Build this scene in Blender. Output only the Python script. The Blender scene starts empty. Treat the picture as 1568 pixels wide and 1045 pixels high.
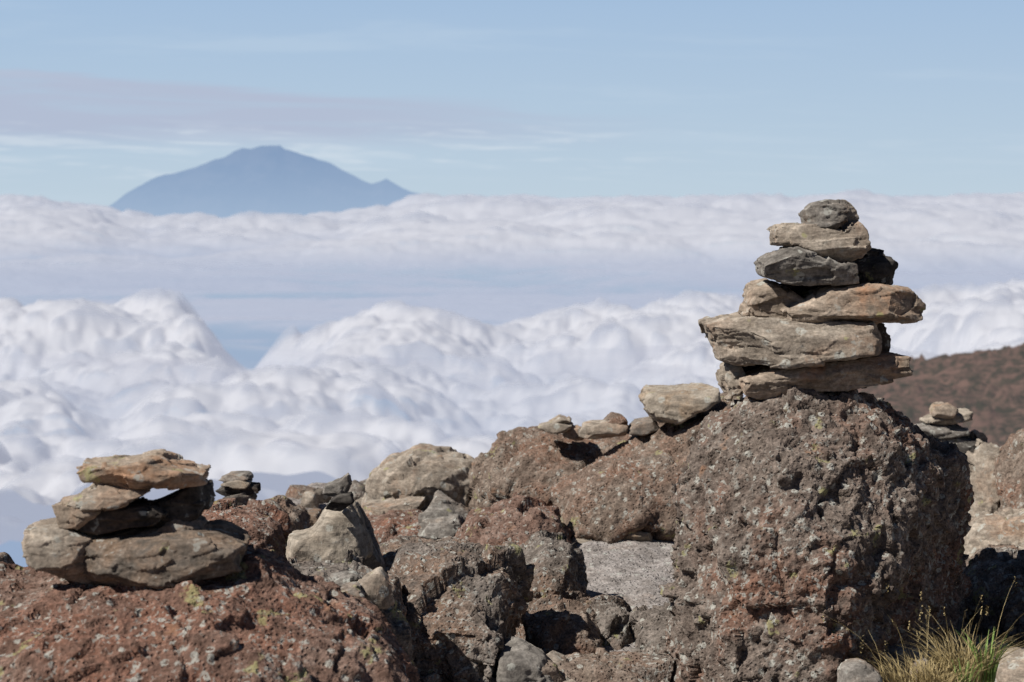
import bpy, bmesh, math, random, time
import numpy as np
from mathutils import Vector, Matrix
T0=time.time()
random.seed(7); rng=np.random.default_rng(7)
F=3049.0; TH=math.atan(222.5/F)
# ------------------------------------------------------------ helpers
def P(px,py,d):
    a=px-784.0; b=522.5-py
    y=F*math.cos(TH)+b*math.sin(TH); z=-F*math.sin(TH)+b*math.cos(TH)
    k=d/y
    return (a*k,d,z*k)
U=np.uint32
def hsh(ix,iy,iz,seed):
    h=(ix.astype(np.int64).astype(U)*U(73856093))^(iy.astype(np.int64).astype(U)*U(19349663))^(iz.astype(np.int64).astype(U)*U(83492791))^U((seed*2654435761)&0xffffffff)
    h^=h>>U(13); h*=U(0x5bd1e995); h^=h>>U(15); h*=U(0x27d4eb2d); h^=h>>U(14)
    return h
def r01(h,k=0):
    if k: 
        h=(h^U(k*0x9E3779B1&0xffffffff))*U(0x85ebca6b); h^=h>>U(13); h=h*U(0xc2b2ae35); h^=h>>U(16)
    return (h&U(0xffffff)).astype(np.float32)/np.float32(0xffffff)
def vnoise(p,seed=0):
    p=p.astype(np.float32); ip=np.floor(p); f=p-ip; f=f*f*f*(f*(f*6-15)+10)
    out=0
    for dx in (0,1):
        wx=f[:,0] if dx else 1-f[:,0]
        for dy in (0,1):
            wy=f[:,1] if dy else 1-f[:,1]
            for dz in (0,1):
                wz=f[:,2] if dz else 1-f[:,2]
                out=out+wx*wy*wz*r01(hsh(ip[:,0]+dx,ip[:,1]+dy,ip[:,2]+dz,seed))
    return out*2-1
def vn2(x,y,seed=0):
    ix=np.floor(x); iy=np.floor(y); fx=x-ix; fy=y-iy
    fx=fx**3*(fx*(fx*6-15)+10); fy=fy**3*(fy*(fy*6-15)+10); z=np.zeros_like(ix)
    g=lambda a,b:r01(hsh(ix+a,iy+b,z,seed))
    return ((g(0,0)*(1-fx)+g(1,0)*fx)*(1-fy)+(g(0,1)*(1-fx)+g(1,1)*fx)*fy)*2-1
def fb2(x,y,o=4,seed=0,gain=.5):
    a=1;s=0;t=0
    for i in range(o):
        ca,sa=math.cos(i*1.1),math.sin(i*1.1); k=2.03**i
        s=s+a*vn2((x*ca-y*sa)*k+i*17.3,(x*sa+y*ca)*k+i*9.1,seed+i); t+=a; a*=gain
    return s/t
def fbm(p,o=4,seed=0,gain=0.5):
    a=1;s=0;t=0
    for i in range(o):
        s=s+a*vnoise(p*(2.03**i)+i*17.3,seed+i); t+=a; a*=gain
    return s/t
def worley3(p,seed=0):
    p=p.astype(np.float32); ip=np.floor(p); n=len(p)
    best=np.full(n,9,np.float32); rel=np.zeros((n,3),np.float32); hh=np.zeros(n,U)
    for dx in (-1,0,1):
        for dy in (-1,0,1):
            for dz in (-1,0,1):
                c=ip+np.array([dx,dy,dz],np.float32)
                h=hsh(c[:,0],c[:,1],c[:,2],seed)
                q=p-c-np.stack([r01(h,1),r01(h,2),r01(h,3)],1)
                d=(q*q).sum(1); m=d<best
                best[m]=d[m]; rel[m]=q[m]; hh[m]=h[m]
    return np.sqrt(best),rel,hh
def worley2(x,y,seed=0):
    ix=np.floor(x); iy=np.floor(y); best=np.full(x.shape,9.0)
    z=np.zeros_like(ix)
    for dx in (-1,0,1):
        for dy in (-1,0,1):
            h=hsh(ix+dx,iy+dy,z,seed)
            a=x-(ix+dx+r01(h,1)); b=y-(iy+dy+r01(h,2))
            best=np.minimum(best,a*a+b*b)
    return np.sqrt(best)
def sstep(a,b,x):
    t=np.clip((x-a)/(b-a),0,1); return t*t*(3-2*t)
def facet(p,seed,tilt=0.6,step=0.35):
    F1,rel,h=worley3(p,seed)
    v=np.stack([r01(h,5),r01(h,6),r01(h,7)],1)*2-1
    return (rel*v).sum(1)*tilt+(r01(h,8)*2-1)*step
def mesh_obj(name,verts,faces,mat,smooth=True,parent=None):
    me=bpy.data.meshes.new(name)
    verts=np.asarray(verts,np.float32); 
    if isinstance(faces,np.ndarray):
        k=faces.shape[1]; nf=len(faces)
        me.vertices.add(len(verts)); me.vertices.foreach_set('co',verts.ravel())
        me.loops.add(nf*k); me.loops.foreach_set('vertex_index',faces.ravel().astype(np.int32))
        me.polygons.add(nf); me.polygons.foreach_set('loop_start',np.arange(0,nf*k,k,dtype=np.int32))
        me.update(calc_edges=True)
    else:
        me.from_pydata([tuple(map(float,v)) for v in verts],[],faces)
    me.polygons.foreach_set('use_smooth',np.full(len(me.polygons),smooth))
    if mat: me.materials.append(mat)
    ob=bpy.data.objects.new(name,me); bpy.context.scene.collection.objects.link(ob)
    if parent: ob.parent=parent
    return ob
def remeshed(verts,faces,voxel):
    me=bpy.data.meshes.new('t'); me.from_pydata([tuple(map(float,v)) for v in verts],[],faces); me.update()
    bm=bmesh.new(); bm.from_mesh(me); bmesh.ops.recalc_face_normals(bm,faces=bm.faces); bm.to_mesh(me); bm.free()
    ob=bpy.data.objects.new('t',me); bpy.context.scene.collection.objects.link(ob)
    m=ob.modifiers.new('r','REMESH'); m.mode='VOXEL'; m.voxel_size=voxel
    dg=bpy.context.evaluated_depsgraph_get(); ev=ob.evaluated_get(dg)
    out=bpy.data.meshes.new_from_object(ev)
    bpy.data.objects.remove(ob); bpy.data.meshes.remove(me)
    return out
cnt=[0]
def finish(name,verts,faces,voxel,mat,big=(0,1),fac=(0,1),fac2=(0,1),small=(0,1),pits=(0,1),zs=1.0,parent=None,blur=0,step=.35,chop=0):
    cnt[0]+=1; sd=cnt[0]*13
    me=remeshed(verts,faces,voxel); n=len(me.vertices)
    co=np.empty(n*3,np.float32); me.vertices.foreach_get('co',co); co=co.reshape(-1,3)
    if chop:
        lo=co.min(0); hi=co.max(0); c=(lo+hi)/2; h=(hi-lo)/2; u=(co-c)/h; r=np.random.default_rng(sd)
        for k in range(chop):
            ny=-1 if k%4 else 1
            nn=np.array([r.uniform(-1,1),ny*r.uniform(.5,1.3),r.uniform(-.8,.8)]); nn/=np.linalg.norm(nn)
            lim=np.abs(nn).sum()*r.uniform(.60,.82)
            t=u@nn-lim; m=t>0; u[m]-=np.outer(t[m],nn)
        co=(u*h+c).astype(np.float32); me.vertices.foreach_set('co',co.ravel()); me.update()
    if blur:
        ne=len(me.edges); e=np.empty(ne*2,np.int32); me.edges.foreach_get('vertices',e); e=e.reshape(-1,2)
        deg=np.bincount(e.ravel(),minlength=n).astype(np.float32)[:,None]
        for it in range(blur):
            s=np.zeros_like(co)
            for k in range(3):
                s[:,k]=np.bincount(e[:,0],co[e[:,1],k],n)+np.bincount(e[:,1],co[e[:,0],k],n)
            co=co*0.4+0.6*s/np.maximum(deg,1)
        me.vertices.foreach_set('co',co.ravel()); me.update()
    no=np.empty(n*3,np.float32); me.vertices.foreach_get('normal',no); no=no.reshape(-1,3)
    q=co*np.array([1,1,zs],np.float32)
    w=q+0.03*np.stack([vnoise(q*9,sd+1),vnoise(q*9,sd+2),vnoise(q*9,sd+3)],1)
    d=np.zeros(n,np.float32)
    if big[0]: d+=big[0]*fbm(q/big[1],3,sd)
    if fac[0]: d+=fac[0]*facet(w/fac[1],sd+5,step=step)
    if fac2[0]: d+=fac2[0]*facet(w/fac2[1],sd+6,step=step)
    if small[0]: d+=small[0]*fbm(q/small[1],4,sd+9,0.62)
    if pits[0]:
        f1,_,h=worley3(q/pits[1],sd+11)
        d-=pits[0]*np.clip(1-f1/(0.25+0.35*r01(h,3)),0,1)**0.7*(r01(h,4)>0.35)
        d+=pits[0]*0.8*(1-np.abs(fbm(q/(pits[1]*2.2),3,sd+12))*2)
    co=co+no*d[:,None]
    me.vertices.foreach_set('co',co.ravel().astype(np.float32)); me.update()
    me.polygons.foreach_set('use_smooth',np.full(len(me.polygons),True))
    me.materials.clear(); me.materials.append(mat); me.name=name
    ob=bpy.data.objects.new(name,me); bpy.context.scene.collection.objects.link(ob)
    if parent: ob.parent=parent
    return ob
def solid(pts,d,hd,p=2.5,zpow=1.0,lean=0.0,yaw=0.0,ns=11,wob=0.0):
    o=[P(a,b,d) for a,b in pts]; o=np.array([(q[0],q[2]) for q in o])
    o2=[]
    for i in range(len(o)):
        a=o[i]; b=o[(i+1)%len(o)]; L=np.linalg.norm(b-a); k=max(1,int(L/(hd*0.35)))
        for j in range(k): o2.append(a+(b-a)*j/k)
    o=np.array(o2); c=(o.max(0)+o.min(0))/2; n=len(o)
    ts=np.sin(np.linspace(-1,1,ns)*math.pi/2*0.95)
    if p>5: ts=np.array([-1,-.93,-.8,-.4,0,.4,.8,.93,1])*.99; ns=len(ts)
    V=[];
    for t in ts:
        s=max(0.05,(1-abs(t)**p))**(1/p)
        if p>5: s=max(s,.72)
        wx=random.uniform(-1,1)*wob*hd*0.6
        for q in o:
            x=c[0]+(q[0]-c[0])*s; z=c[1]+(q[1]-c[1])*(s**zpow)
            V.append((x+wx*(1-s*0.5),d+t*hd+lean*(z-c[1])+yaw*(x-c[0]),z))
    Fc=[]
    for i in range(ns-1):
        for j in range(n):
            a=i*n+j; b=i*n+(j+1)%n
            Fc.append((a,b,b+n,a+n))
    V.append((c[0],d+ts[0]*hd*1.02,c[1])); V.append((c[0],d+ts[-1]*hd*1.02,c[1]))
    for j in range(n):
        Fc.append((len(V)-2,(j+1)%n,j)); Fc.append((len(V)-1,(ns-1)*n+j,(ns-1)*n+(j+1)%n))
    return V,Fc
def hull(pts):
    bm=bmesh.new()
    for q in pts: bm.verts.new(P(*q))
    r=bmesh.ops.convex_hull(bm,input=bm.verts)
    bmesh.ops.delete(bm,geom=[v for v in bm.verts if not v.link_faces],context='VERTS')
    bm.verts.index_update()
    V=[tuple(v.co) for v in bm.verts]; Fc=[[v.index for v in f.verts] for f in bm.faces]; bm.free()
    return V,Fc
def empty(name,loc=(0,0,0)):
    e=bpy.data.objects.new(name,None); bpy.context.scene.collection.objects.link(e); return e
# ------------------------------------------------------------ materials
class NT:
    def __init__(s,nt): s.t=nt; nt.nodes.clear()
    def n(s,ty,**kw):
        x=s.t.nodes.new(ty)
        for k,v in kw.items(): setattr(x,k,v)
        return x
    def l(s,a,b): s.t.links.new(a,b)
    def noise(s,vec,scale,detail=4,rough=0.55,dist=0):
        x=s.n('ShaderNodeTexNoise'); x.inputs['Scale'].default_value=scale; x.inputs['Detail'].default_value=detail
        x.inputs['Roughness'].default_value=rough; x.inputs['Distortion'].default_value=dist
        s.l(vec,x.inputs['Vector']); return x.outputs['Fac']
    def vor(s,vec,scale,feature='F1',both=False):
        x=s.n('ShaderNodeTexVoronoi'); x.feature=feature; x.inputs['Scale'].default_value=scale; s.l(vec,x.inputs['Vector'])
        return (x.outputs['Distance'],x.outputs['Color']) if both else x.outputs['Distance']
    def ramp(s,fac,a,b,smooth=True,lo=0.0,hi=1.0):
        x=s.n('ShaderNodeMapRange'); x.interpolation_type='SMOOTHSTEP' if smooth else 'LINEAR'
        x.inputs['From Min'].default_value=a; x.inputs['From Max'].default_value=b
        x.inputs['To Min'].default_value=lo; x.inputs['To Max'].default_value=hi
        s.l(fac,x.inputs['Value']); return x.outputs['Result']
    def math(s,op,a,b=None,clamp=False):
        x=s.n('ShaderNodeMath',operation=op); x.use_clamp=clamp
        for i,v in enumerate((a,b)):
            if v is None: continue
            if isinstance(v,(int,float)): x.inputs[i].default_value=v
            else: s.l(v,x.inputs[i])
        return x.outputs[0]
    def scale(s,col,f):
        x=s.n('ShaderNodeVectorMath',operation='SCALE'); s.l(col,x.inputs[0]); s.l(f,x.inputs['Scale']); return x.outputs[0]
    def vmul(s,v,k):
        x=s.n('ShaderNodeVectorMath',operation='MULTIPLY'); s.l(v,x.inputs[0]); x.inputs[1].default_value=k; return x.outputs[0]
    def mix(s,fac,a,b,blend='MIX'):
        x=s.n('ShaderNodeMix'); x.data_type='RGBA'; x.blend_type=blend
        for i,v in ((0,fac),(6,a),(7,b)):
            if isinstance(v,(int,float)): x.inputs[i].default_value=v
            elif isinstance(v,tuple): x.inputs[i].default_value=(*v,1)
            else: s.l(v,x.inputs[i])
        return x.outputs[2]
def rock_mat(name,c1,c2,c3,patch=0.55,white=0.5,yellow=0.2,wscale=70,bump=0.006,vesic=True,orange=0.0,var=1.0):
    m=bpy.data.materials.new(name); m.use_nodes=True; g=NT(m.node_tree)
    out=g.n('ShaderNodeOutputMaterial'); b=g.n('ShaderNodeBsdfDiffuse'); g.l(b.outputs[0],out.inputs[0])
    b.inputs['Roughness'].default_value=0.6
    v=g.n('ShaderNodeTexCoord').outputs['Object']
    big=g.noise(v,3.1,4,0.6,0.4); mid=g.noise(v,17,4,0.65); fine=g.noise(v,120,2,0.7); fine2=g.noise(v,45,3,0.75)
    col=g.mix(g.ramp(mid,0.35,0.65),c1,c2)
    col=g.mix(g.math('MULTIPLY',g.ramp(big,patch-0.08,patch+0.08),g.ramp(mid,0.3,0.6)),col,c3)
    tv=g.math('MULTIPLY',g.ramp(fine2,0.3,0.7,False,1-.38*var,1+.38*var),g.ramp(fine,0.3,0.7,False,1-.32*var,1+.32*var))
    col=g.scale(col,tv)
    if not vesic:
        bed=g.noise(g.vmul(v,(1,1,6)),9,4,.65,.6)
        col=g.scale(col,g.ramp(bed,.32,.68,False,.66,1.27))
    if white>0:
        sp=g.math('MULTIPLY',g.ramp(g.noise(v,wscale,2,0.6),0.55,0.61),g.ramp(mid,0.60-0.14*white,0.68-0.14*white))
        sp=g.math('MULTIPLY',sp,g.ramp(big,.40,.52))
        col=g.mix(g.math('MULTIPLY',sp,0.75),col,(0.38,0.38,0.35))
        vd,vc=g.vor(v,wscale*0.5,both=True)
        sx=g.n('ShaderNodeSeparateColor'); g.l(vc,sx.inputs[0])
        sp2=g.math('MULTIPLY',g.ramp(vd,0.38,0.28),g.ramp(sx.outputs[0],0.93-0.28*white,0.95-0.28*white))
        sp2=g.math('MULTIPLY',sp2,g.ramp(fine,0.38,0.5))
        col=g.mix(g.math('MULTIPLY',sp2,0.8),col,(0.46,0.46,0.42))
    if yellow>0:
        yy=g.math('MULTIPLY',g.ramp(g.noise(v,11,3,0.5),0.68-0.1*yellow,0.72-0.1*yellow),g.ramp(fine2,0.42,0.55))
        col=g.mix(g.math('MULTIPLY',yy,0.7),col,(0.34,0.33,0.16))
    if orange>0:
        w=g.n('ShaderNodeVectorMath',operation='ADD'); g.l(v,w.inputs[0]); w.inputs[1].default_value=(3.3,1.7,9.1)
        oo=g.math('MULTIPLY',g.ramp(g.noise(w.outputs[0],8,3,0.6),0.66-0.16*orange,0.74-0.12*orange),g.ramp(fine2,0.3,0.6))
        col=g.mix(g.math('MULTIPLY',oo,0.6),col,(0.36,0.20,0.12))
    h=g.math('MULTIPLY',fine,0.35)
    h=g.math('ADD',h,g.math('MULTIPLY',fine2,0.8))
    if vesic:
        vv=g.vor(v,70); h=g.math('ADD',h,g.math('MULTIPLY',g.ramp(vv,0.10,0.42),0.5))
        col=g.mix(g.math('MULTIPLY',g.ramp(vv,0.22,0.07),0.6),col,(0.04,0.033,0.03))
    bp=g.n('ShaderNodeBump'); bp.inputs['Strength'].default_value=0.9; bp.inputs['Distance'].default_value=bump*2.2
    g.l(h,bp.inputs['Height']); g.l(bp.outputs[0],b.inputs['Normal']); g.l(col,b.inputs['Color'])
    return m
M_boul=rock_mat('lava_grey_brown',(0.138,0.110,0.094),(0.228,0.187,0.160),(0.215,0.125,0.092),patch=0.55,white=1.15,yellow=0.5,orange=0.1,wscale=55)
M_red=rock_mat('lava_red',(0.155,0.098,0.077),(0.25,0.174,0.142),(0.235,0.125,0.09),patch=0.53,white=1.05,yellow=0.45,orange=0.1)
M_brown=rock_mat('lava_brown',(0.165,0.125,0.101),(0.265,0.213,0.175),(0.23,0.142,0.104),patch=0.54,white=0.8,yellow=0.3,orange=0.12)
M_grey=rock_mat('lava_lichen_grey',(0.138,0.117,0.102),(0.242,0.21,0.186),(0.22,0.152,0.115),patch=0.54,white=1.15,yellow=0.5)
M_tan=rock_mat('flat_stone_tan',(0.265,0.223,0.183),(0.40,0.347,0.29),(0.31,0.22,0.162),patch=0.56,white=0.6,yellow=0.15,vesic=False,bump=0.0022,orange=0.12,wscale=40,var=.7)
M_tan2=rock_mat('flat_stone_orange',(0.265,0.216,0.172),(0.40,0.33,0.268),(0.355,0.222,0.146),patch=0.53,white=0.5,yellow=0.5,vesic=False,bump=0.0022,orange=0.3,wscale=40,var=.7)
M_slate=rock_mat('flat_stone_grey',(0.17,0.155,0.14),(0.285,0.262,0.237),(0.27,0.205,0.16),patch=0.55,white=0.7,yellow=0.15,vesic=False,bump=0.0022,orange=0.08,wscale=45,var=.7)
M_slate2=rock_mat('flat_stone_grey_brown',(0.13,0.115,0.10),(0.225,0.20,0.175),(0.23,0.165,0.12),patch=0.54,white=0.6,yellow=0.15,vesic=False,bump=0.0022,orange=0.1,wscale=45,var=.7)
M_dark=rock_mat('flat_stone_dark_shade',(0.05,0.045,0.042),(0.11,0.10,0.09),(0.13,0.095,0.075),patch=0.6,white=0.4,yellow=0.1,vesic=False,bump=0.002,wscale=45,var=.6)  # dark stone, also the painted shade on cairn sides and gaps
M_pale=rock_mat('stone_pale',(0.29,0.25,0.205),(0.41,0.36,0.30),(0.31,0.235,0.17),patch=0.56,white=0.4,yellow=0.1,vesic=False,bump=0.003,wscale=45,var=.6)
# ------------------------------------------------------------ flat stones
def flat(name,pts,d,hd,mat,parent=None,vox=None,p=8,yaw=0,lean=None,k=1.0,zpow=0.5):
    if lean is None: lean=random.uniform(.1,.5)
    V,Fc=solid(pts,d,hd,p=p,zpow=zpow,yaw=yaw,lean=lean,wob=0.15)
    s=d/6.0; vx=vox or 0.0034*s
    return finish(name,V,Fc,vx,mat,big=(0.002*s*k,0.09*s),fac=(0.015*s*k,0.12*s),fac2=(0.0055*s*k,0.05*s),small=(0.0013*s*k,0.02*s),zs=3.0,parent=parent,blur=0,step=.34,chop=9)
def boulder(name,pts,d,hd,mat,vox=None,p=2.3,lean=0.25,yaw=0,k=1.0,pits=0.006,blur=3,parent=None,fs=1.0,chop=6):
    V,Fc=solid(pts,d,hd,p=p,lean=lean,yaw=yaw,wob=0.2)
    vx=vox or d*0.00095
    return finish(name,V,Fc,vx,mat,big=(0.035*k,0.3),fac=(0.065*k,0.22*fs),fac2=(0.028*k,0.08*fs),small=(0.014*k,0.05),pits=(pits,0.035),parent=parent,blur=blur,chop=chop)
c=empty('stone_cairn')
flat('top_stone',[(1229,347),(1228,325),(1245,312),(1270,308),(1292,312),(1299,325),(1296,340),(1275,353),(1250,350)],5.93,.07,M_slate,c)
flat('top_back_stone',[(1283,312),(1296,309),(1305,320),(1313,336),(1302,352),(1280,350)],6.02,.07,M_tan,c)
flat('stone_7',[(1182,352),(1192,345),(1232,343),(1290,354),(1312,337),(1322,350),(1329,380),(1300,398),(1272,402),(1240,388),(1205,374),(1184,374)],5.95,.13,M_tan,c)
flat('stone_6',[(1160,398),(1180,386),(1210,379),(1245,388),(1280,401),(1310,404),(1312,432),(1240,436),(1205,433),(1165,420)],5.93,.15,M_slate,c,yaw=0.3)
flat('stone_6_shade_side',[(1290,400),(1325,384),(1355,388),(1366,404),(1364,434),(1340,439),(1290,434)],6.04,.13,M_dark,c)  # shadowed right part of the stone, painted as a dark piece
flat('stone_5_left',[(1136,482),(1150,438),(1178,432),(1205,446),(1225,460),(1235,486),(1190,487)],5.98,.12,M_tan2,c)
flat('stone_5',[(1190,474),(1225,458),(1262,439),(1330,437),(1385,445),(1407,466),(1404,488),(1370,491),(1290,490),(1200,487)],5.96,.17,M_tan2,c)
flat('stone_5_gap_shade',[(1180,438),(1265,432),(1330,438),(1325,470),(1190,470)],6.1,.1,M_dark,c)  # dark block painting the shade in the gap between the stones
flat('stone_4',[(1078,495),(1100,490),(1140,484),(1230,487),(1330,492),(1342,515),(1336,538),(1300,545),(1250,552),(1190,555),(1125,553),(1102,546),(1090,520)],5.93,.19,M_tan,c,lean=.3)
flat('stone_4_shade_side',[(1290,488),(1345,490),(1353,515),(1347,542),(1290,550)],6.08,.12,M_dark,c)  # right side away from the sun, shade painted as a dark piece
flat('stone_3',[(1128,578),(1170,566),(1230,554),(1300,548),(1360,542),(1386,545),(1390,572),(1350,581),(1290,593),(1220,599),(1140,600)],5.93,.16,M_tan2,c)
flat('stone_3_left',[(1103,578),(1108,559),(1126,553),(1140,572),(1150,600),(1108,601)],6.0,.12,M_tan,c)
flat('stone_3_underside_shade',[(1130,550),(1320,546),(1320,590),(1135,598)],6.08,.13,M_dark,c)  # dark block painting the shade under the slab
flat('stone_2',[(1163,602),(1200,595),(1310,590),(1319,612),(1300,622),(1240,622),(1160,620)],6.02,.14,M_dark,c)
flat('stone_1',[(1122,634),(1135,619),(1165,604),(1172,616),(1150,632)],5.93,.07,M_slate,c)
V,Fc=hull([(1118,632,6.0),(1175,613,5.82),(1250,610,5.8),(1320,615,5.84),(1350,652,5.74),(1468,708,6.05),(1474,745,6.15),
 (1400,762,5.66),(1345,830,5.54),(1265,880,5.36),(1272,1150,5.34),(1080,665,5.9),(1052,720,5.85),(1035,840,5.8),(1028,960,5.78),(1030,1150,5.8),
 (1130,800,5.54),(1110,1000,5.46),(1150,1150,5.42),(1180,700,5.60),(1450,1000,6.5),(1445,1150,6.5),
 (1120,630,6.5),(1330,620,6.5),(1460,720,6.6),(1440,1150,6.7),(1060,750,6.5),(1040,1150,6.6)])
finish('boulder',V,Fc,0.0045,M_boul,big=(0.015,0.25),fac=(0.05,0.2),fac2=(0.028,0.075),small=(0.022,0.05),pits=(0.010,0.03),blur=2)
c=empty('stone_cairn')
flat('stone_5',[(126,709),(170,706),(240,698),(275,712),(315,722),(314,736),(265,742),(205,739),(155,738),(138,728)],4.4,.11,M_tan2,c)
flat('stone_4',[(112,764),(140,746),(175,737),(218,737),(238,746),(205,765),(160,772),(120,770)],4.38,.1,M_tan,c)
flat('stone_4_left',[(85,768),(120,762),(150,770),(165,790),(125,803),(100,800)],4.36,.08,M_tan2,c)
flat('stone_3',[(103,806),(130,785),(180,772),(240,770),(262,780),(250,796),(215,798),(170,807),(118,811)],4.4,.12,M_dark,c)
flat('stone_3_right',[(228,775),(285,748),(308,738),(321,765),(316,785),(280,798),(240,800)],4.46,.1,M_dark,c)  # shade on the cairn's right side put into the dark colour
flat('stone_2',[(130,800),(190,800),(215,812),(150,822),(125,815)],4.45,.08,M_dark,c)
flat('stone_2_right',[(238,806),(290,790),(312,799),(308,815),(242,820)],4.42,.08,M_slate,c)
flat('stone_1_left',[(43,806),(100,802),(148,816),(160,850),(150,884),(112,878),(85,860),(55,850),(46,830)],4.36,.12,M_tan,c)
flat('stone_1',[(120,824),(180,820),(250,813),(330,812),(376,828),(370,860),(340,872),(290,878),(230,886),(150,888),(125,872)],4.36,.15,M_slate2,c)
boulder('lava_rock',[(-180,935),(0,925),(60,902),(150,888),(300,888),(375,884),(440,925),(510,950),(570,985),(605,1030),(640,1110),(600,1300),(200,1350),(-180,1300)],4.25,.55,M_red,vox=0.005,p=2.6,lean=0.5,k=0.75,pits=0.008,blur=4,chop=0)
def cairn(stones,d,mats,hd):
    c=empty('stone_cairn')
    for i,(s,m) in enumerate(zip(stones,mats)): flat('stone_%d'%(i+1),s,d+random.uniform(-.03,.03),hd,m,c,k=0.5)
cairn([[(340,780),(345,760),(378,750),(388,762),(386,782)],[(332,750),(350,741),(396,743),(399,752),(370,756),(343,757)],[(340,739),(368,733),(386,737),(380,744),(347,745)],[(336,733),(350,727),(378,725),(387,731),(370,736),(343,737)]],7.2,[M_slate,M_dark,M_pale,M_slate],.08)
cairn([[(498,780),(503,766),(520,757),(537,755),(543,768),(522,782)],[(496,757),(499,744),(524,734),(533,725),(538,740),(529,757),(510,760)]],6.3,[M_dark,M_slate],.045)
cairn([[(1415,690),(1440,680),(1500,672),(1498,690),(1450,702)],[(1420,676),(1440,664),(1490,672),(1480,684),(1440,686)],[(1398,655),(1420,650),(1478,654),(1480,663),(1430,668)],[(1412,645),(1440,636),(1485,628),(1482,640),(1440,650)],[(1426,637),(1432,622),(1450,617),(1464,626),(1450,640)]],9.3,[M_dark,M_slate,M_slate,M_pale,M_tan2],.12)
cairn([[(822,652),(850,645),(878,650),(870,660),(835,660)],[(862,668),(868,655),(885,652),(896,662),(890,672)],[(843,645),(858,637),(876,644),(866,649)]],8.6,[M_tan,M_tan2,M_tan],.09)
cairn([[(885,668),(895,650),(930,645),(962,650),(958,664),(910,670)],[(920,652),(938,636),(955,640),(962,652)],[(958,662),(975,645),(1005,640),(1010,655),(985,664)]],8.4,[M_tan,M_brown,M_slate],.1)
flat('slab_stone',[(980,610),(988,597),(1040,594),(1095,592),(1098,608),(1075,622),(1030,642),(1000,640)],8.3,.2,M_pale,k=0.8)
boulder('wedge_rock',[(440,818),(475,812),(500,782),(532,770),(552,800),(565,845),(545,868),(480,882),(445,872)],6.45,.14,M_pale,k=0.25,p=3,pits=0,lean=.3,blur=1,chop=9)
boulder('wedge_rock',[(532,782),(545,772),(575,840),(590,868),(555,872),(540,845)],6.7,.12,M_slate,k=0.3,p=3,pits=0,blur=1)
B=boulder
B('lava_rock',[(308,786),(330,778),(390,784),(430,800),(445,870),(400,900),(330,880),(300,830)],6.9,.28,M_red,k=.6)
B('lava_rock',[(370,800),(400,775),(425,766),(462,788),(472,815),(450,850),(400,850)],8.0,.22,M_brown,k=.6)
B('lava_rock',[(340,890),(420,880),(520,885),(600,905),(620,960),(600,1100),(440,1100),(360,960)],5.6,.38,M_grey,lean=.6)
B('boulder',[(556,772),(560,728),(590,702),(640,690),(690,698),(718,710),(727,735),(722,775),(640,800),(565,800)],9.0,.3,M_tan,k=.6,pits=0.002,p=2.6,chop=10,blur=1)
B('boulder',[(722,770),(733,712),(775,676),(830,663),(900,668),(965,660),(1000,690),(960,730),(880,760),(830,800),(730,800)],8.9,.45,M_brown,k=1.0,fs=1.2,blur=1,chop=9)
B('boulder',[(850,745),(900,715),(980,680),(1040,645),(1090,620),(1150,606),(1170,700),(1130,790),(1040,812),(960,800),(900,830),(850,810)],8.3,.4,M_brown,k=.85,lean=.8,fs=1.2,blur=1,chop=6)
B('lava_rock',[(840,805),(880,775),(960,770),(1040,775),(1050,812),(960,822),(880,832)],8.35,.3,M_red,k=.5)
B('lava_rock',[(645,792),(670,752),(690,765),(728,800),(700,815),(660,814)],8.2,.14,M_slate,k=.4,pits=0,blur=1)
B('lava_rock',[(560,800),(600,790),(660,792),(690,830),(680,850),(580,850)],8.3,.25,M_red,k=.5)
flat('flat_stone',[(553,778),(590,770),(648,765),(640,780),(590,788),(556,786)],8.6,.14,M_tan)
flat('flat_stone',[(445,800),(455,788),(488,784),(495,794),(470,804)],8.8,.12,M_slate2)
flat('flat_stone',[(640,815),(655,800),(700,790),(712,806),(690,822)],8.0,.1,M_slate)
flat('flat_stone',[(575,860),(590,842),(640,838),(650,852),(610,864)],7.2,.1,M_tan)
flat('flat_stone',[(870,838),(880,826),(905,824),(912,836)],7.9,.06,M_pale)
flat('flat_stone',[(950,828),(958,812),(990,808),(1000,824),(975,830)],7.9,.08,M_pale)
flat('flat_stone',[(908,826),(912,815),(935,812),(942,824)],7.95,.06,M_tan)
B('lava_rock',[(698,832),(720,792),(790,775),(850,785),(872,820),(865,850),(760,862)],7.8,.3,M_red,k=.8)
B('boulder',[(590,905),(615,865),(700,850),(785,862),(812,930),(790,1000),(770,1120),(610,1120),(585,1000)],5.9,.36,M_grey,k=1.0,lean=.5,chop=9,blur=2)
B('lava_rock',[(560,860),(600,830),(680,835),(740,850),(750,900),(600,920)],7.0,.3,M_grey,k=.8,lean=.5)
B('lava_rock',[(770,880),(800,850),(835,835),(875,842),(892,890),(900,950),(880,1000),(800,1000)],6.8,.25,M_grey,k=.8)
B('lava_rock',[(805,950),(850,935),(900,940),(925,970),(918,1020),(830,1030)],6.3,.2,M_brown,k=.6)
B('lava_rock',[(895,940),(930,928),(965,940),(985,990),(975,1030),(905,1030)],6.5,.2,M_grey,k=.6)
B('lava_rock',[(965,945),(1000,930),(1045,940),(1060,1000),(1040,1060),(970,1050)],6.4,.22,M_grey,k=.6)
B('lava_rock',[(830,1020),(880,1008),(960,1012),(1010,1030),(1030,1090),(830,1090)],5.8,.2,M_brown,k=.6)
B('lava_rock',[(765,990),(790,985),(830,1005),(850,1060),(760,1080)],5.7,.15,M_slate,k=.4)
flat('flat_stone',[(505,885),(540,878),(556,890),(530,904),(508,900)],5.5,.07,M_slate)
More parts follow.
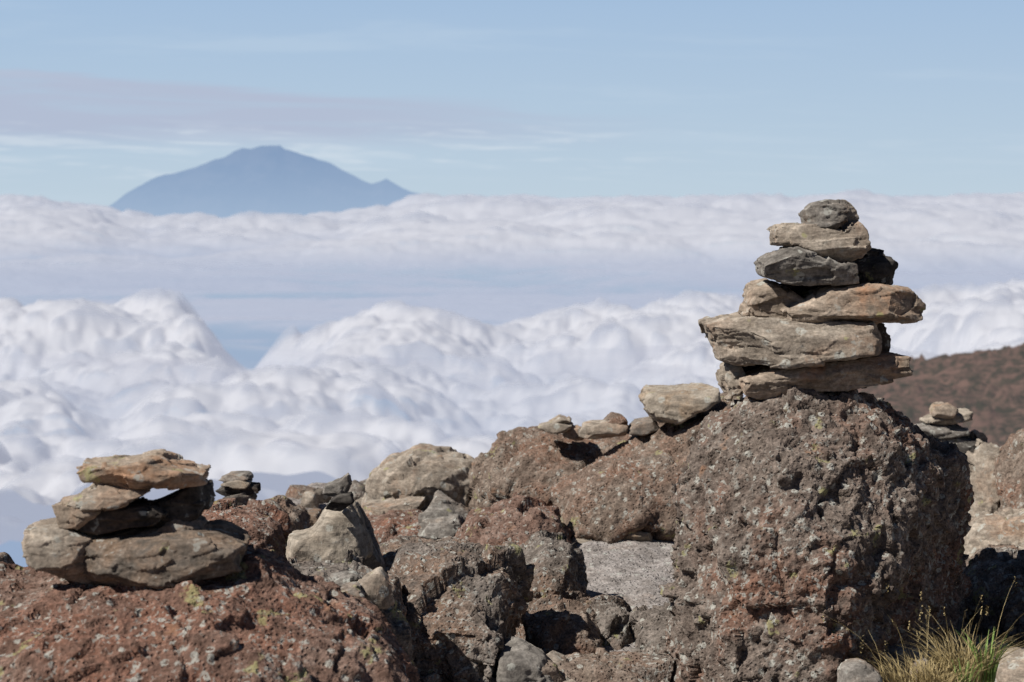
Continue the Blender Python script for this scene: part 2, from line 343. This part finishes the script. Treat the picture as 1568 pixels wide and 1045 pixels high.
flat('flat_stone',[(512,905),(545,898),(560,912),(530,922)],5.35,.06,M_slate)
flat('flat_stone',[(470,890),(490,882),(510,892),(495,906)],5.45,.05,M_slate)
B('lava_rock',[(552,890),(580,872),(592,885),(600,925),(560,925)],5.45,.08,M_tan,k=.3,pits=0,blur=1)
B('lava_rock',[(-60,860),(0,852),(12,870),(14,900),(-60,920)],6.2,.15,M_brown,k=.4)
B('boulder',[(1468,810),(1470,700),(1500,664),(1528,680),(1532,760),(1525,820)],9.2,.28,M_tan,k=.7,pits=.002,blur=1)
B('boulder',[(1512,810),(1520,735),(1545,690),(1570,665),(1640,655),(1700,720),(1690,830)],9.0,.35,M_brown,k=.7,blur=1)
B('lava_rock',[(1395,700),(1430,690),(1480,700),(1490,800),(1400,820)],9.4,.3,M_brown,k=.7)
B('boulder',[(1470,850),(1500,808),(1560,792),(1660,780),(1700,880),(1600,960),(1480,950)],7.6,.45,M_tan,k=.9,pits=.004)
B('boulder',[(1490,900),(1530,862),(1600,860),(1700,900),(1720,1050),(1480,1050)],6.7,.4,M_grey,k=.8)
B('lava_rock',[(1500,1010),(1540,998),(1620,1000),(1640,1090),(1500,1090)],5.8,.22,M_tan,k=.5)
B('lava_rock',[(1290,1022),(1315,1016),(1345,1030),(1350,1080),(1285,1080)],5.25,.1,M_slate,k=.3,pits=0)
B('lava_rock',[(1350,1000),(1385,992),(1420,1005),(1430,1060),(1340,1060)],5.6,.12,M_slate,k=.3,pits=0)
print('rocks',time.time()-T0)
# ------------------------------------------------------------ near ground
def ground_z(x,y):
    z=-1.5+0.07*fb2(x*0.9,y*.9,4,5)+0.07*sstep(7,5.5,y)
    t=x/np.maximum(y,.1)
    z=z+0.13*sstep(0.012,0.04,t)*sstep(0.11,0.08,t)*sstep(6.8,8.0,y)*sstep(9.5,8.6,y)
    yc=6.6+3.6*sstep(-1.5,-1.0,x)
    dd=np.maximum(0,y-yc)
    z=z+0.28*np.maximum(0,1-y)
    return z-dd*0.6*sstep(0,1.0,dd)
def grid_faces(r,c_):
    i=np.arange((r-1)*(c_-1)); a=(i//(c_-1))*c_+i%(c_-1)
    return np.stack([a,a+1,a+c_+1,a+c_],1)
xs=np.concatenate([np.linspace(-60,-6,20),np.linspace(-5.5,6.5,480),np.linspace(7,60,20)]); ys=np.concatenate([np.linspace(-80,.5,50),np.linspace(1.0,4.8,40),np.linspace(4.82,11,340),np.linspace(11.1,40,80)])
X,Y=np.meshgrid(xs,ys); x=X.ravel(); y=Y.ravel()
z=ground_z(x,y)
q=np.stack([x,y,z*0],1)
z=z+0.02*fb2(x*8,y*8,4,9)+0.006*fb2(x*40,y*40,2,3)
g1,_,_h=worley3(q*14,3); z=z+0.012*np.clip(1-g1*1.6,0,1)**.5*(r01(_h,2)>.4)
M_gravel=rock_mat('gravel_mat',(0.25,0.225,0.21),(0.36,0.33,0.315),(0.28,0.23,0.20),patch=0.6,white=0.5,yellow=0,wscale=60,bump=0.006)
mesh_obj('ground',np.stack([x,y,z],1),grid_faces(len(ys),len(xs)),M_gravel)
def ico(sub):
    bm=bmesh.new(); bmesh.ops.create_icosphere(bm,subdivisions=sub,radius=1); bm.verts.index_update()
    v=np.array([w.co[:] for w in bm.verts],np.float32); f=np.array([[w.index for w in q.verts] for q in bm.faces],np.int32); bm.free(); return v,f
ICO={2:ico(2),3:ico(3),4:ico(4)}
def clip_rock(sub,seed,npl=14):
    r=np.random.default_rng(seed); v,f=ICO[sub]; v=v.copy()
    for k in range(npl):
        n=r.normal(size=3); n/=np.linalg.norm(n); dd=r.uniform(0.45,0.85)
        t=v@n-dd; m=t>0; v[m]-=np.outer(t[m],n)
    v+=v*(0.05*fbm(v*2+seed%1000,4,seed%1000,0.6))[:,None]
    return v,f
LIB={(s,i):clip_rock(s,i*31+s) for s in (2,3,4) for i in range(24)}
def scatter(name,n,mat,area,smin,smax,pw=2.5,keep=None,sub=4):
    VV=[];FF=[];o=0; i=0; tries=0
    while i<n and tries<n*20:
        tries+=1
        x=random.uniform(area[0],area[1]); y=random.uniform(area[2],area[3])
        s=smin+(smax-smin)*random.random()**pw
        if keep and not keep(x,y,s): continue
        v,f=LIB[(sub if s>0.05 else sub-1,random.randrange(24))]
        sc=np.array([1,random.uniform(.6,1),random.uniform(.4,.8)])*s
        R=np.array(Matrix.Rotation(random.uniform(0,6.28),3,'Z')@Matrix.Rotation(random.uniform(-.4,.4),3,'X'))
        v=(v*sc)@R.T
        gz=float(ground_z(np.array([x]),np.array([y]))[0])
        v=v+np.array([x,y,gz+s*0.22]); VV.append(v); FF.append(f+o); o+=len(v); i+=1
    return mesh_obj(name,np.concatenate(VV),np.concatenate(FF),mat)
def kp(x,y,s):
    t=x/y
    if 0.03<t<0.085 and 6.6<y<9.0: return s<0.02
    return True
scatter('rubble_stones',170,M_grey,(-2.6,3.2,5.2,9.8),0.04,0.17,2,kp)
scatter('rubble_stones',170,M_brown,(-2.6,3.2,5.2,10.3),0.03,0.16,2,kp)
scatter('rubble_stones',140,M_tan,(-2.2,3.2,5.2,10.3),0.03,0.12,2,kp)
scatter('pebbles',1400,M_slate,(-2.6,3.2,5.0,10.3),0.008,0.03,2,None,3)
# ------------------------------------------------------------ grass
def grass_mat(name,a,b):
    m=bpy.data.materials.new(name); m.use_nodes=True; g=NT(m.node_tree)
    out=g.n('ShaderNodeOutputMaterial'); bs=g.n('ShaderNodeBsdfPrincipled'); g.l(bs.outputs[0],out.inputs[0])
    v=g.n('ShaderNodeTexCoord').outputs['Object']
    g.l(g.mix(g.ramp(g.noise(v,60,2),0.4,0.6),a,b),bs.inputs['Base Color']); bs.inputs['Roughness'].default_value=.7
    return m
M_straw=grass_mat('dry_grass_mat',(0.27,0.20,0.085),(0.38,0.30,0.15)); M_green=grass_mat('green_blade_mat',(0.12,0.20,0.04),(0.22,0.30,0.08))
def blades(n,cx,cy,cz,R,hmin,hmax,spread,w=0.0016,seeds=0):
    V=[];Fc=[]
    for i in range(n):
        a=random.uniform(0,6.28); r=R*math.sqrt(random.random()); bx=cx+r*math.cos(a); by=cy+r*math.sin(a)
        h=random.uniform(hmin,hmax); out=spread*random.random()**.7*h; a2=a+random.uniform(-.8,.8)
        dx,dy=math.cos(a2)*out,math.sin(a2)*out; K=6; wa=random.uniform(0,3.14); wx,wy=math.cos(wa)*w,math.sin(wa)*w
        curl=random.uniform(1.3,2.4); o=len(V)
        for k in range(K+1):
            t=k/K; ww=(1-t)**.7+0.12
            px=bx+dx*t**curl; py=by+dy*t**curl; pz=cz+h*(t-0.25*spread*t*t)
            V.append((px-wx*ww,py-wy*ww,pz)); V.append((px+wx*ww,py+wy*ww,pz))
        for k in range(K): Fc.append((o+2*k,o+2*k+1,o+2*k+3,o+2*k+2))
        if seeds:
            for s in range(7):
                o=len(V); t=-s*0.004; an=random.uniform(0,6.28); e=0.006
                c0=np.array([px,py,pz+t]); u=np.array([math.cos(an)*e,math.sin(an)*e,0.004]); q=np.array([-u[1]*.35,u[0]*.35,0])
                for w_ in (c0,c0+u*.5+q,c0+u,c0+u*.5-q): V.append(tuple(w_))
                Fc.append((o,o+1,o+2,o+3))
    return V,Fc
def tuft(px,py,d,n,R,h,green=0,stalks=0):
    c=empty('grass_tuft'); x,y,z=P(px,py,d)
    V,Fc=blades(n,x,y,z,R,h*.4,h,1.1); mesh_obj('dry_blades',V,Fc,M_straw,True,c)
    if green: V,Fc=blades(green,x+R*.8,y-.03,z,R*.35,h*.6,h*.95,.5,.003); mesh_obj('green_blades',V,Fc,M_green,True,c)
    if stalks: V,Fc=blades(stalks,x,y,z,R*1.2,h*1.2,h*2.0,.8,.0009,1); mesh_obj('seed_stalks',V,Fc,M_straw,True,c)
tuft(1400,1060,5.3,320,.09,.13,0,12)
tuft(1478,1040,5.35,320,.065,.17,40,14)
tuft(1440,1050,5.25,220,.07,.10,20,3)
tuft(935,832,7.9,160,.06,.1)
tuft(700,862,6.8,90,.05,.06)
# ------------------------------------------------------------ far terrain
def haze_mat(name,c1,c2,scale,hz,hcol,hfac,det=6):  # aerial haze painted as emission mixed over the surface colour
    m=bpy.data.materials.new(name); m.use_nodes=True; g=NT(m.node_tree)
    out=g.n('ShaderNodeOutputMaterial'); d=g.n('ShaderNodeBsdfDiffuse'); e=g.n('ShaderNodeEmission'); mx=g.n('ShaderNodeMixShader')
    v=g.n('ShaderNodeNewGeometry').outputs['Position']
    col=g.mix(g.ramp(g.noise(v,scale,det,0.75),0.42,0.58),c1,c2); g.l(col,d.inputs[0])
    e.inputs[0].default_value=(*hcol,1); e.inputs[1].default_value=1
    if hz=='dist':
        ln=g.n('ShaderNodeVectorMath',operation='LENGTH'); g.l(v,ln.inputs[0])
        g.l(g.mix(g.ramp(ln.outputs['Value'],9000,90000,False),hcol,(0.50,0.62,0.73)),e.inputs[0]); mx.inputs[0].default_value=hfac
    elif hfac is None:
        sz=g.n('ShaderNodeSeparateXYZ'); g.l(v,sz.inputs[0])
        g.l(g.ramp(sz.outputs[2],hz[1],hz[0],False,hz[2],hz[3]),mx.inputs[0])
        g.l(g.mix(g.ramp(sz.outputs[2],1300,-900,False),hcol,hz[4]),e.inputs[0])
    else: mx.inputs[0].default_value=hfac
    g.l(d.outputs[0],mx.inputs[1]); g.l(e.outputs[0],mx.inputs[2]); g.l(mx.outputs[0],out.inputs[0]); return m
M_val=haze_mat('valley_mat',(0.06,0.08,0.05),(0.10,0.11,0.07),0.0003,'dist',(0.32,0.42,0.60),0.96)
rr=np.concatenate([[30,60,150,400,1000,2000,3000],np.geomspace(4000,400000,30)]); th=np.linspace(-1.2,1.2,60)
R_,T_=np.meshgrid(rr,th,indexing='ij'); xx=(R_*np.sin(T_)).ravel(); yy=(R_*np.cos(T_)).ravel()
zz=(-np.minimum(1900,12+0.55*R_)).ravel()
mesh_obj('valley_plain',np.stack([xx,yy,zz],1),grid_faces(len(rr),len(th)),M_val)
t=np.linspace(0.02,0.9,360); yv=np.concatenate([np.linspace(40,250,300),np.linspace(252,420,60)])
T_,Y_=np.meshgrid(t,yv); x=(T_*Y_).ravel(); y=Y_.ravel()
zb=np.interp(y,[40,100,250,300,420],[-9.5,-15.5,-22.6,-31,-75])
e=x-0.172*y
z=zb+np.where(e>0,0.2*e*np.minimum(1,y/250),0.5*e)
z=z+0.9*fb2(x*.06,y*.06,4,4)*(y/250)+0.5*fb2(x*.5,y*.5,4,8)
rk,_,h_=worley3(np.stack([x*.8,y*.8,0*x],1),5); z=z+1.1*np.clip(1-rk*2.2,0,1)*(r01(h_,2)>.5)
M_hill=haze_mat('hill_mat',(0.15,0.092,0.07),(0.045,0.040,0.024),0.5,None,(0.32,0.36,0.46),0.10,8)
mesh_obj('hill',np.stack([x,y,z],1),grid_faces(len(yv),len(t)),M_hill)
prof=[(60,352),(130,335),(165,318),(187,301),(205,289),(225,279),(240,271),(262,266),(300,257),(325,246),(345,240),(358,232),(372,227),(385,229),(400,224),(428,223),(436,229),(450,233),(480,242),(505,250),(522,259),(540,268),(555,276),(570,282),(582,279),(592,274),(602,279),(615,287),(632,294),(645,297),(680,306),(715,325),(745,352)]
D=62000.0
px=np.array([P(a,b,D)[0] for a,b in prof]); pz=np.array([P(a,b,D)[2] for a,b in prof])
xs=np.linspace(px[0],px[-1],500); dv=np.linspace(-1,1,121)
X,Q=np.meshgrid(xs,dv); zc=np.interp(X,px,pz); X_=X.ravel(); Q_=Q.ravel()
z=-1800+(zc.ravel()+1800)*(1-np.abs(Q_)**1.1)
z=z+(260*(np.abs(fb2(X_/1500,Q_*1.5,4,9))-.3)+90*fb2(X_/400,Q_*5,4,3))*np.clip(np.abs(Q_)*2.5,0.0,1)+25*fb2(X_/250,Q_*3,3,5)
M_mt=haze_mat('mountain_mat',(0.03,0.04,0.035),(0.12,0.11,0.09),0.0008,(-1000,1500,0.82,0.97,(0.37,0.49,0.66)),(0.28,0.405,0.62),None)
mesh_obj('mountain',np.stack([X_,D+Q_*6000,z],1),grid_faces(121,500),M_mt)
# ------------------------------------------------------------ cloud sea
NTc=760; tt=np.linspace(-0.40,0.40,NTc); DD=np.concatenate([np.geomspace(3000,16000,580),np.geomspace(16100,110000,440)])
T_,D_=np.meshgrid(tt,DD); T=T_.ravel(); Dv=D_.ravel(); x=T*Dv; y=Dv
wx=x+460*fb2(x/1500,y/1500,6,21,.6); wy=y+460*fb2(x/1500+50,y/1500,6,22,.6)
def bil(s,seed,pw=1.4): return 1-np.clip(worley2(wx/s,wy/s,seed),0,1)**pw
far=sstep(19000,34000,Dv); near=sstep(12800,9000,Dv); midl=(1-near)*(1-far)
big=0.5+0.5*fb2(wx/2400,wy/2400,2,11)*1.9
pxx=784+F*T
vn=sstep(9800,8200,Dv)
bign=np.clip(big,.25,.85)+.22*fb2(wx/1000,wy/1000,3,14)
b_near=0.46*bign+0.29*bil(800,2,1.9)+0.15*bil(380,3,1.7)+0.07*bil(180,4,1.6)+0.03*bil(90,7)+.07*fb2(x/240,y/240,4,5,.55)
b_far=0.34*big+0.34*bil(2700,8,1.5)+0.22*bil(1200,2,1.5)+0.13*bil(520,3)+.05*fb2(x/500,y/500,3,6)
b=b_near*(1-far)+b_far*far
def gap(cx,cd,rx,ld): return np.exp(-((pxx-cx)/rx)**2-((np.log(Dv)-math.log(cd))/ld)**2)
A=760*near+190*midl+ 800*far
n_low=fb2(x/6500,y/4200,3,31); strat=fb2(x/8000+4,y/2300,5,37,.55)
cov=0.74+near*(0.26+0.35*n_low)+midl*(0.02+1.3*strat+.25*sstep(900,1300,pxx))+far*(0.35+.4*n_low)
g_=gap(560,12600,330,.17)*1.3+gap(365,9900,60,.12)*.8+gap(870,11300,180,.09)*.6+gap(100,16500,250,.10)*.4+gap(250,13700,140,.12)*.5
cov=np.clip(cov-g_,0,1.15); cov=np.maximum(cov,.85*sstep(9300,8300,Dv))
hgt=np.maximum(cov,0)**.8*b*A
lift=130*gap(60,8900,150,.14)+120*gap(300,8900,55,.10)+120*gap(600,9200,110,.10)+60*gap(1000,9300,150,.12)-110*gap(420,7900,80,.12)-120*gap(160,6500,70,.12)
z=-1130-10*midl+hgt+lift
rise=np.interp(pxx,[-300,60,150,230,520,640,760,900,1150,1400,1700],[230,260,150,-150,-130,290,320,300,360,330,400])
bank=sstep(17000,46000,Dv)
z=z+far*rise*bank - 900*sstep(60000,95000,Dv)
fine=fb2(x/520,y/520,6,77,.62)
alpha=sstep(0.10,0.70,cov*(0.35+0.9*b)+0.40*fine*(1-.6*far)+.22*vn)
alpha=alpha*(1-sstep(80000,105000,Dv))
def box(a,r,ax):
    c_=np.cumsum(np.concatenate([np.repeat(np.take(a,[0],ax),r+1,ax),a,np.repeat(np.take(a,[-1],ax),r,ax)],ax),ax)
    n=a.shape[ax]; return (np.take(c_,np.arange(2*r+1,2*r+1+n),ax)-np.take(c_,np.arange(0,n),ax))/(2*r+1)
Hg=hgt.reshape(T_.shape)
def blurr(a,r): return box(box(box(box(a,r,0),r,1),r,0),r,1)
tip=(Hg-blurr(Hg,9)).ravel()/(Dv*0.0075)
tip2=(Hg-blurr(Hg,3)).ravel()/(Dv*0.0018)
alpha=alpha*(1-0.6*sstep(0.25,1.1,tip/(1+.3*vn)))*(1-.4*sstep(.2,1.1,tip2/(1+.2*vn)))
fc=grid_faces(len(DD),len(tt))
def cloud_mat(name,emi):
    m=bpy.data.materials.new(name); m.use_nodes=True; g=NT(m.node_tree)
    out=g.n('ShaderNodeOutputMaterial'); d=g.n('ShaderNodeBsdfDiffuse'); e=g.n('ShaderNodeEmission'); tr=g.n('ShaderNodeBsdfTransparent')
    d.inputs[0].default_value=(.70,.70,.70,1)
    a=g.n('ShaderNodeAttribute'); a.attribute_name='alpha'
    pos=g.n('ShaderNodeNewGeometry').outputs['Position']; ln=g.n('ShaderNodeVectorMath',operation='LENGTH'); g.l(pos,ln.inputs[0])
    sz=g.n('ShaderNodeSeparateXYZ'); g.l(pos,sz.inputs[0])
    e.inputs[0].default_value=(0.52,0.535,0.645,1); e.inputs[1].default_value=1.0  # painted glow in place of light scattered inside the cloud
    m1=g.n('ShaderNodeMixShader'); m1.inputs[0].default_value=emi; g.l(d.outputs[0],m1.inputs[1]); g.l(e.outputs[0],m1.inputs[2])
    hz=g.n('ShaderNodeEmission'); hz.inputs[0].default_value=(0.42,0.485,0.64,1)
    hf=g.ramp(ln.outputs['Value'],3000,120000,False,0.08,.7); hl=g.ramp(sz.outputs[2],-560,-1000,True,0,.72)  # blue haze painted as emission, stronger far off and low down
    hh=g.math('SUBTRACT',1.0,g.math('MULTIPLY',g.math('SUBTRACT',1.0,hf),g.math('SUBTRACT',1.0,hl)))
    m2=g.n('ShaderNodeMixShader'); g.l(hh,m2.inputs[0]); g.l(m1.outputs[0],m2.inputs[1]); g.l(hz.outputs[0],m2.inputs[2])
    m3=g.n('ShaderNodeMixShader'); g.l(a.outputs['Fac'],m3.inputs[0]); g.l(tr.outputs[0],m3.inputs[1]); g.l(m2.outputs[0],m3.inputs[2]); g.l(m3.outputs[0],out.inputs[0])
    return m
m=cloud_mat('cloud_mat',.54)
amax=np.maximum.reduce([alpha[fc[:,i]] for i in range(4)])
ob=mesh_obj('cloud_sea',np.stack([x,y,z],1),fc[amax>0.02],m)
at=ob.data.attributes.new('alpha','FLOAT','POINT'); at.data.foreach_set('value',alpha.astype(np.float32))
tv=np.linspace(-.4,.4,420); dv=np.geomspace(4500,26000,420); T_,D_=np.meshgrid(tv,dv); x=(T_*D_).ravel(); y=D_.ravel()
vz=-640+90*fb2(x/2500,y/2500,3,61)-180*sstep(9000,15000,y)
va=.46*sstep(-.10,.40,fb2(x/2400+3,y/1500,6,63,.6))*sstep(4600,6000,y)*sstep(26000,20000,y)
f2=grid_faces(420,420); am=np.maximum.reduce([va[f2[:,i]] for i in range(4)])
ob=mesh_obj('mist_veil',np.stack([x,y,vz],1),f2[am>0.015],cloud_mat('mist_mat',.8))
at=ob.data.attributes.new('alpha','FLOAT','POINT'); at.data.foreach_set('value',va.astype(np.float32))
# ------------------------------------------------------------ world
SD=Vector((-0.60,-0.40,0.74)).normalized()
el=math.asin(SD.z); az=math.atan2(SD.x,SD.y)
w=bpy.data.worlds.new('World'); bpy.context.scene.world=w; w.use_nodes=True; g=NT(w.node_tree)
out=g.n('ShaderNodeOutputWorld'); bg=g.n('ShaderNodeBackground'); sky=g.n('ShaderNodeTexSky'); sky.sky_type='NISHITA'; sky.sun_disc=False
sky.sun_elevation=el; sky.sun_rotation=az%(2*math.pi); sky.altitude=3900; sky.air_density=1.0; sky.dust_density=0.6; sky.ozone_density=1.5
v=g.n('ShaderNodeTexCoord').outputs['Generated']; s3=g.n('ShaderNodeSeparateXYZ'); g.l(v,s3.inputs[0])
X_,Y_,Z_=s3.outputs
hc=g.mix(g.ramp(Z_,-0.01,0.10,False),(10.6,12.9,14.8),(7.5,10.5,14.5))
col=g.mix(g.ramp(Z_,0.09,0.2,True,0.97,0.0),sky.outputs[0],hc)
def vec(sx,sz_,ox=0):
    cb=g.n('ShaderNodeCombineXYZ'); g.l(g.math('MULTIPLY',X_,sx),cb.inputs[0]); g.l(g.math('MULTIPLY',g.math('ADD',Z_,g.math('MULTIPLY',X_,0.03)),sz_),cb.inputs[1]); cb.inputs[2].default_value=ox; return cb.outputs[0]
n1=g.noise(vec(7,110),1,6,.6,.6); n2=g.noise(vec(5,60,4),1,5,.6,.4); n3=g.noise(vec(16,200,8),1,5,.6,.8)
top=g.math('ADD',Z_,g.math('MULTIPLY',X_,0.075))
band=g.math('MULTIPLY',g.ramp(Z_,0.020,0.034),g.ramp(g.math('ADD',top,g.math('MULTIPLY',n1,.02)),0.056,0.051)); band=g.math('MULTIPLY',band,g.ramp(X_,0.12,-0.12))
f1=g.math('MULTIPLY',g.ramp(n1,.28,.55,True,.35,1.0),band)
col=g.mix(f1,col,(9.0,10.3,13.1))
f2=g.math('MULTIPLY',g.math('MULTIPLY',g.ramp(n2,.50,.72),g.ramp(Z_,0.30,0.06)),.25)
col=g.mix(f2,col,(11.6,13.8,16.0))
f3=g.math('MULTIPLY',g.math('MULTIPLY',g.ramp(n3,.48,.66),g.math('MULTIPLY',g.ramp(Z_,0.004,0.014),g.ramp(Z_,0.04,0.028))),g.ramp(X_,0.12,-0.02,True,.12,.55))
col=g.mix(f3,col,(13.4,14.9,16.4))
g.l(col,bg.inputs[0]); bg.inputs[1].default_value=0.05; g.l(bg.outputs[0],out.inputs[0])
s=bpy.data.lights.new('sun','SUN'); s.energy=5.0; s.angle=math.radians(.53); s.color=(1,.95,.87)
so=bpy.data.objects.new('sun',s); bpy.context.scene.collection.objects.link(so); so.rotation_euler=SD.to_track_quat('Z','Y').to_euler()
cam=bpy.data.cameras.new('camera'); co=bpy.data.objects.new('camera',cam); bpy.context.scene.collection.objects.link(co)
cam.sensor_width=36; cam.lens=F*36/1568; cam.clip_start=.1; cam.clip_end=1e6
co.rotation_euler=(math.pi/2-TH,0,0); bpy.context.scene.camera=co
cam.dof.use_dof=True; cam.dof.focus_distance=6.0; cam.dof.aperture_fstop=6.3
sc=bpy.context.scene; sc.view_settings.view_transform='Standard'
print('verts',sum(len(o.data.vertices) for o in bpy.data.objects if o.type=='MESH'),time.time()-T0)
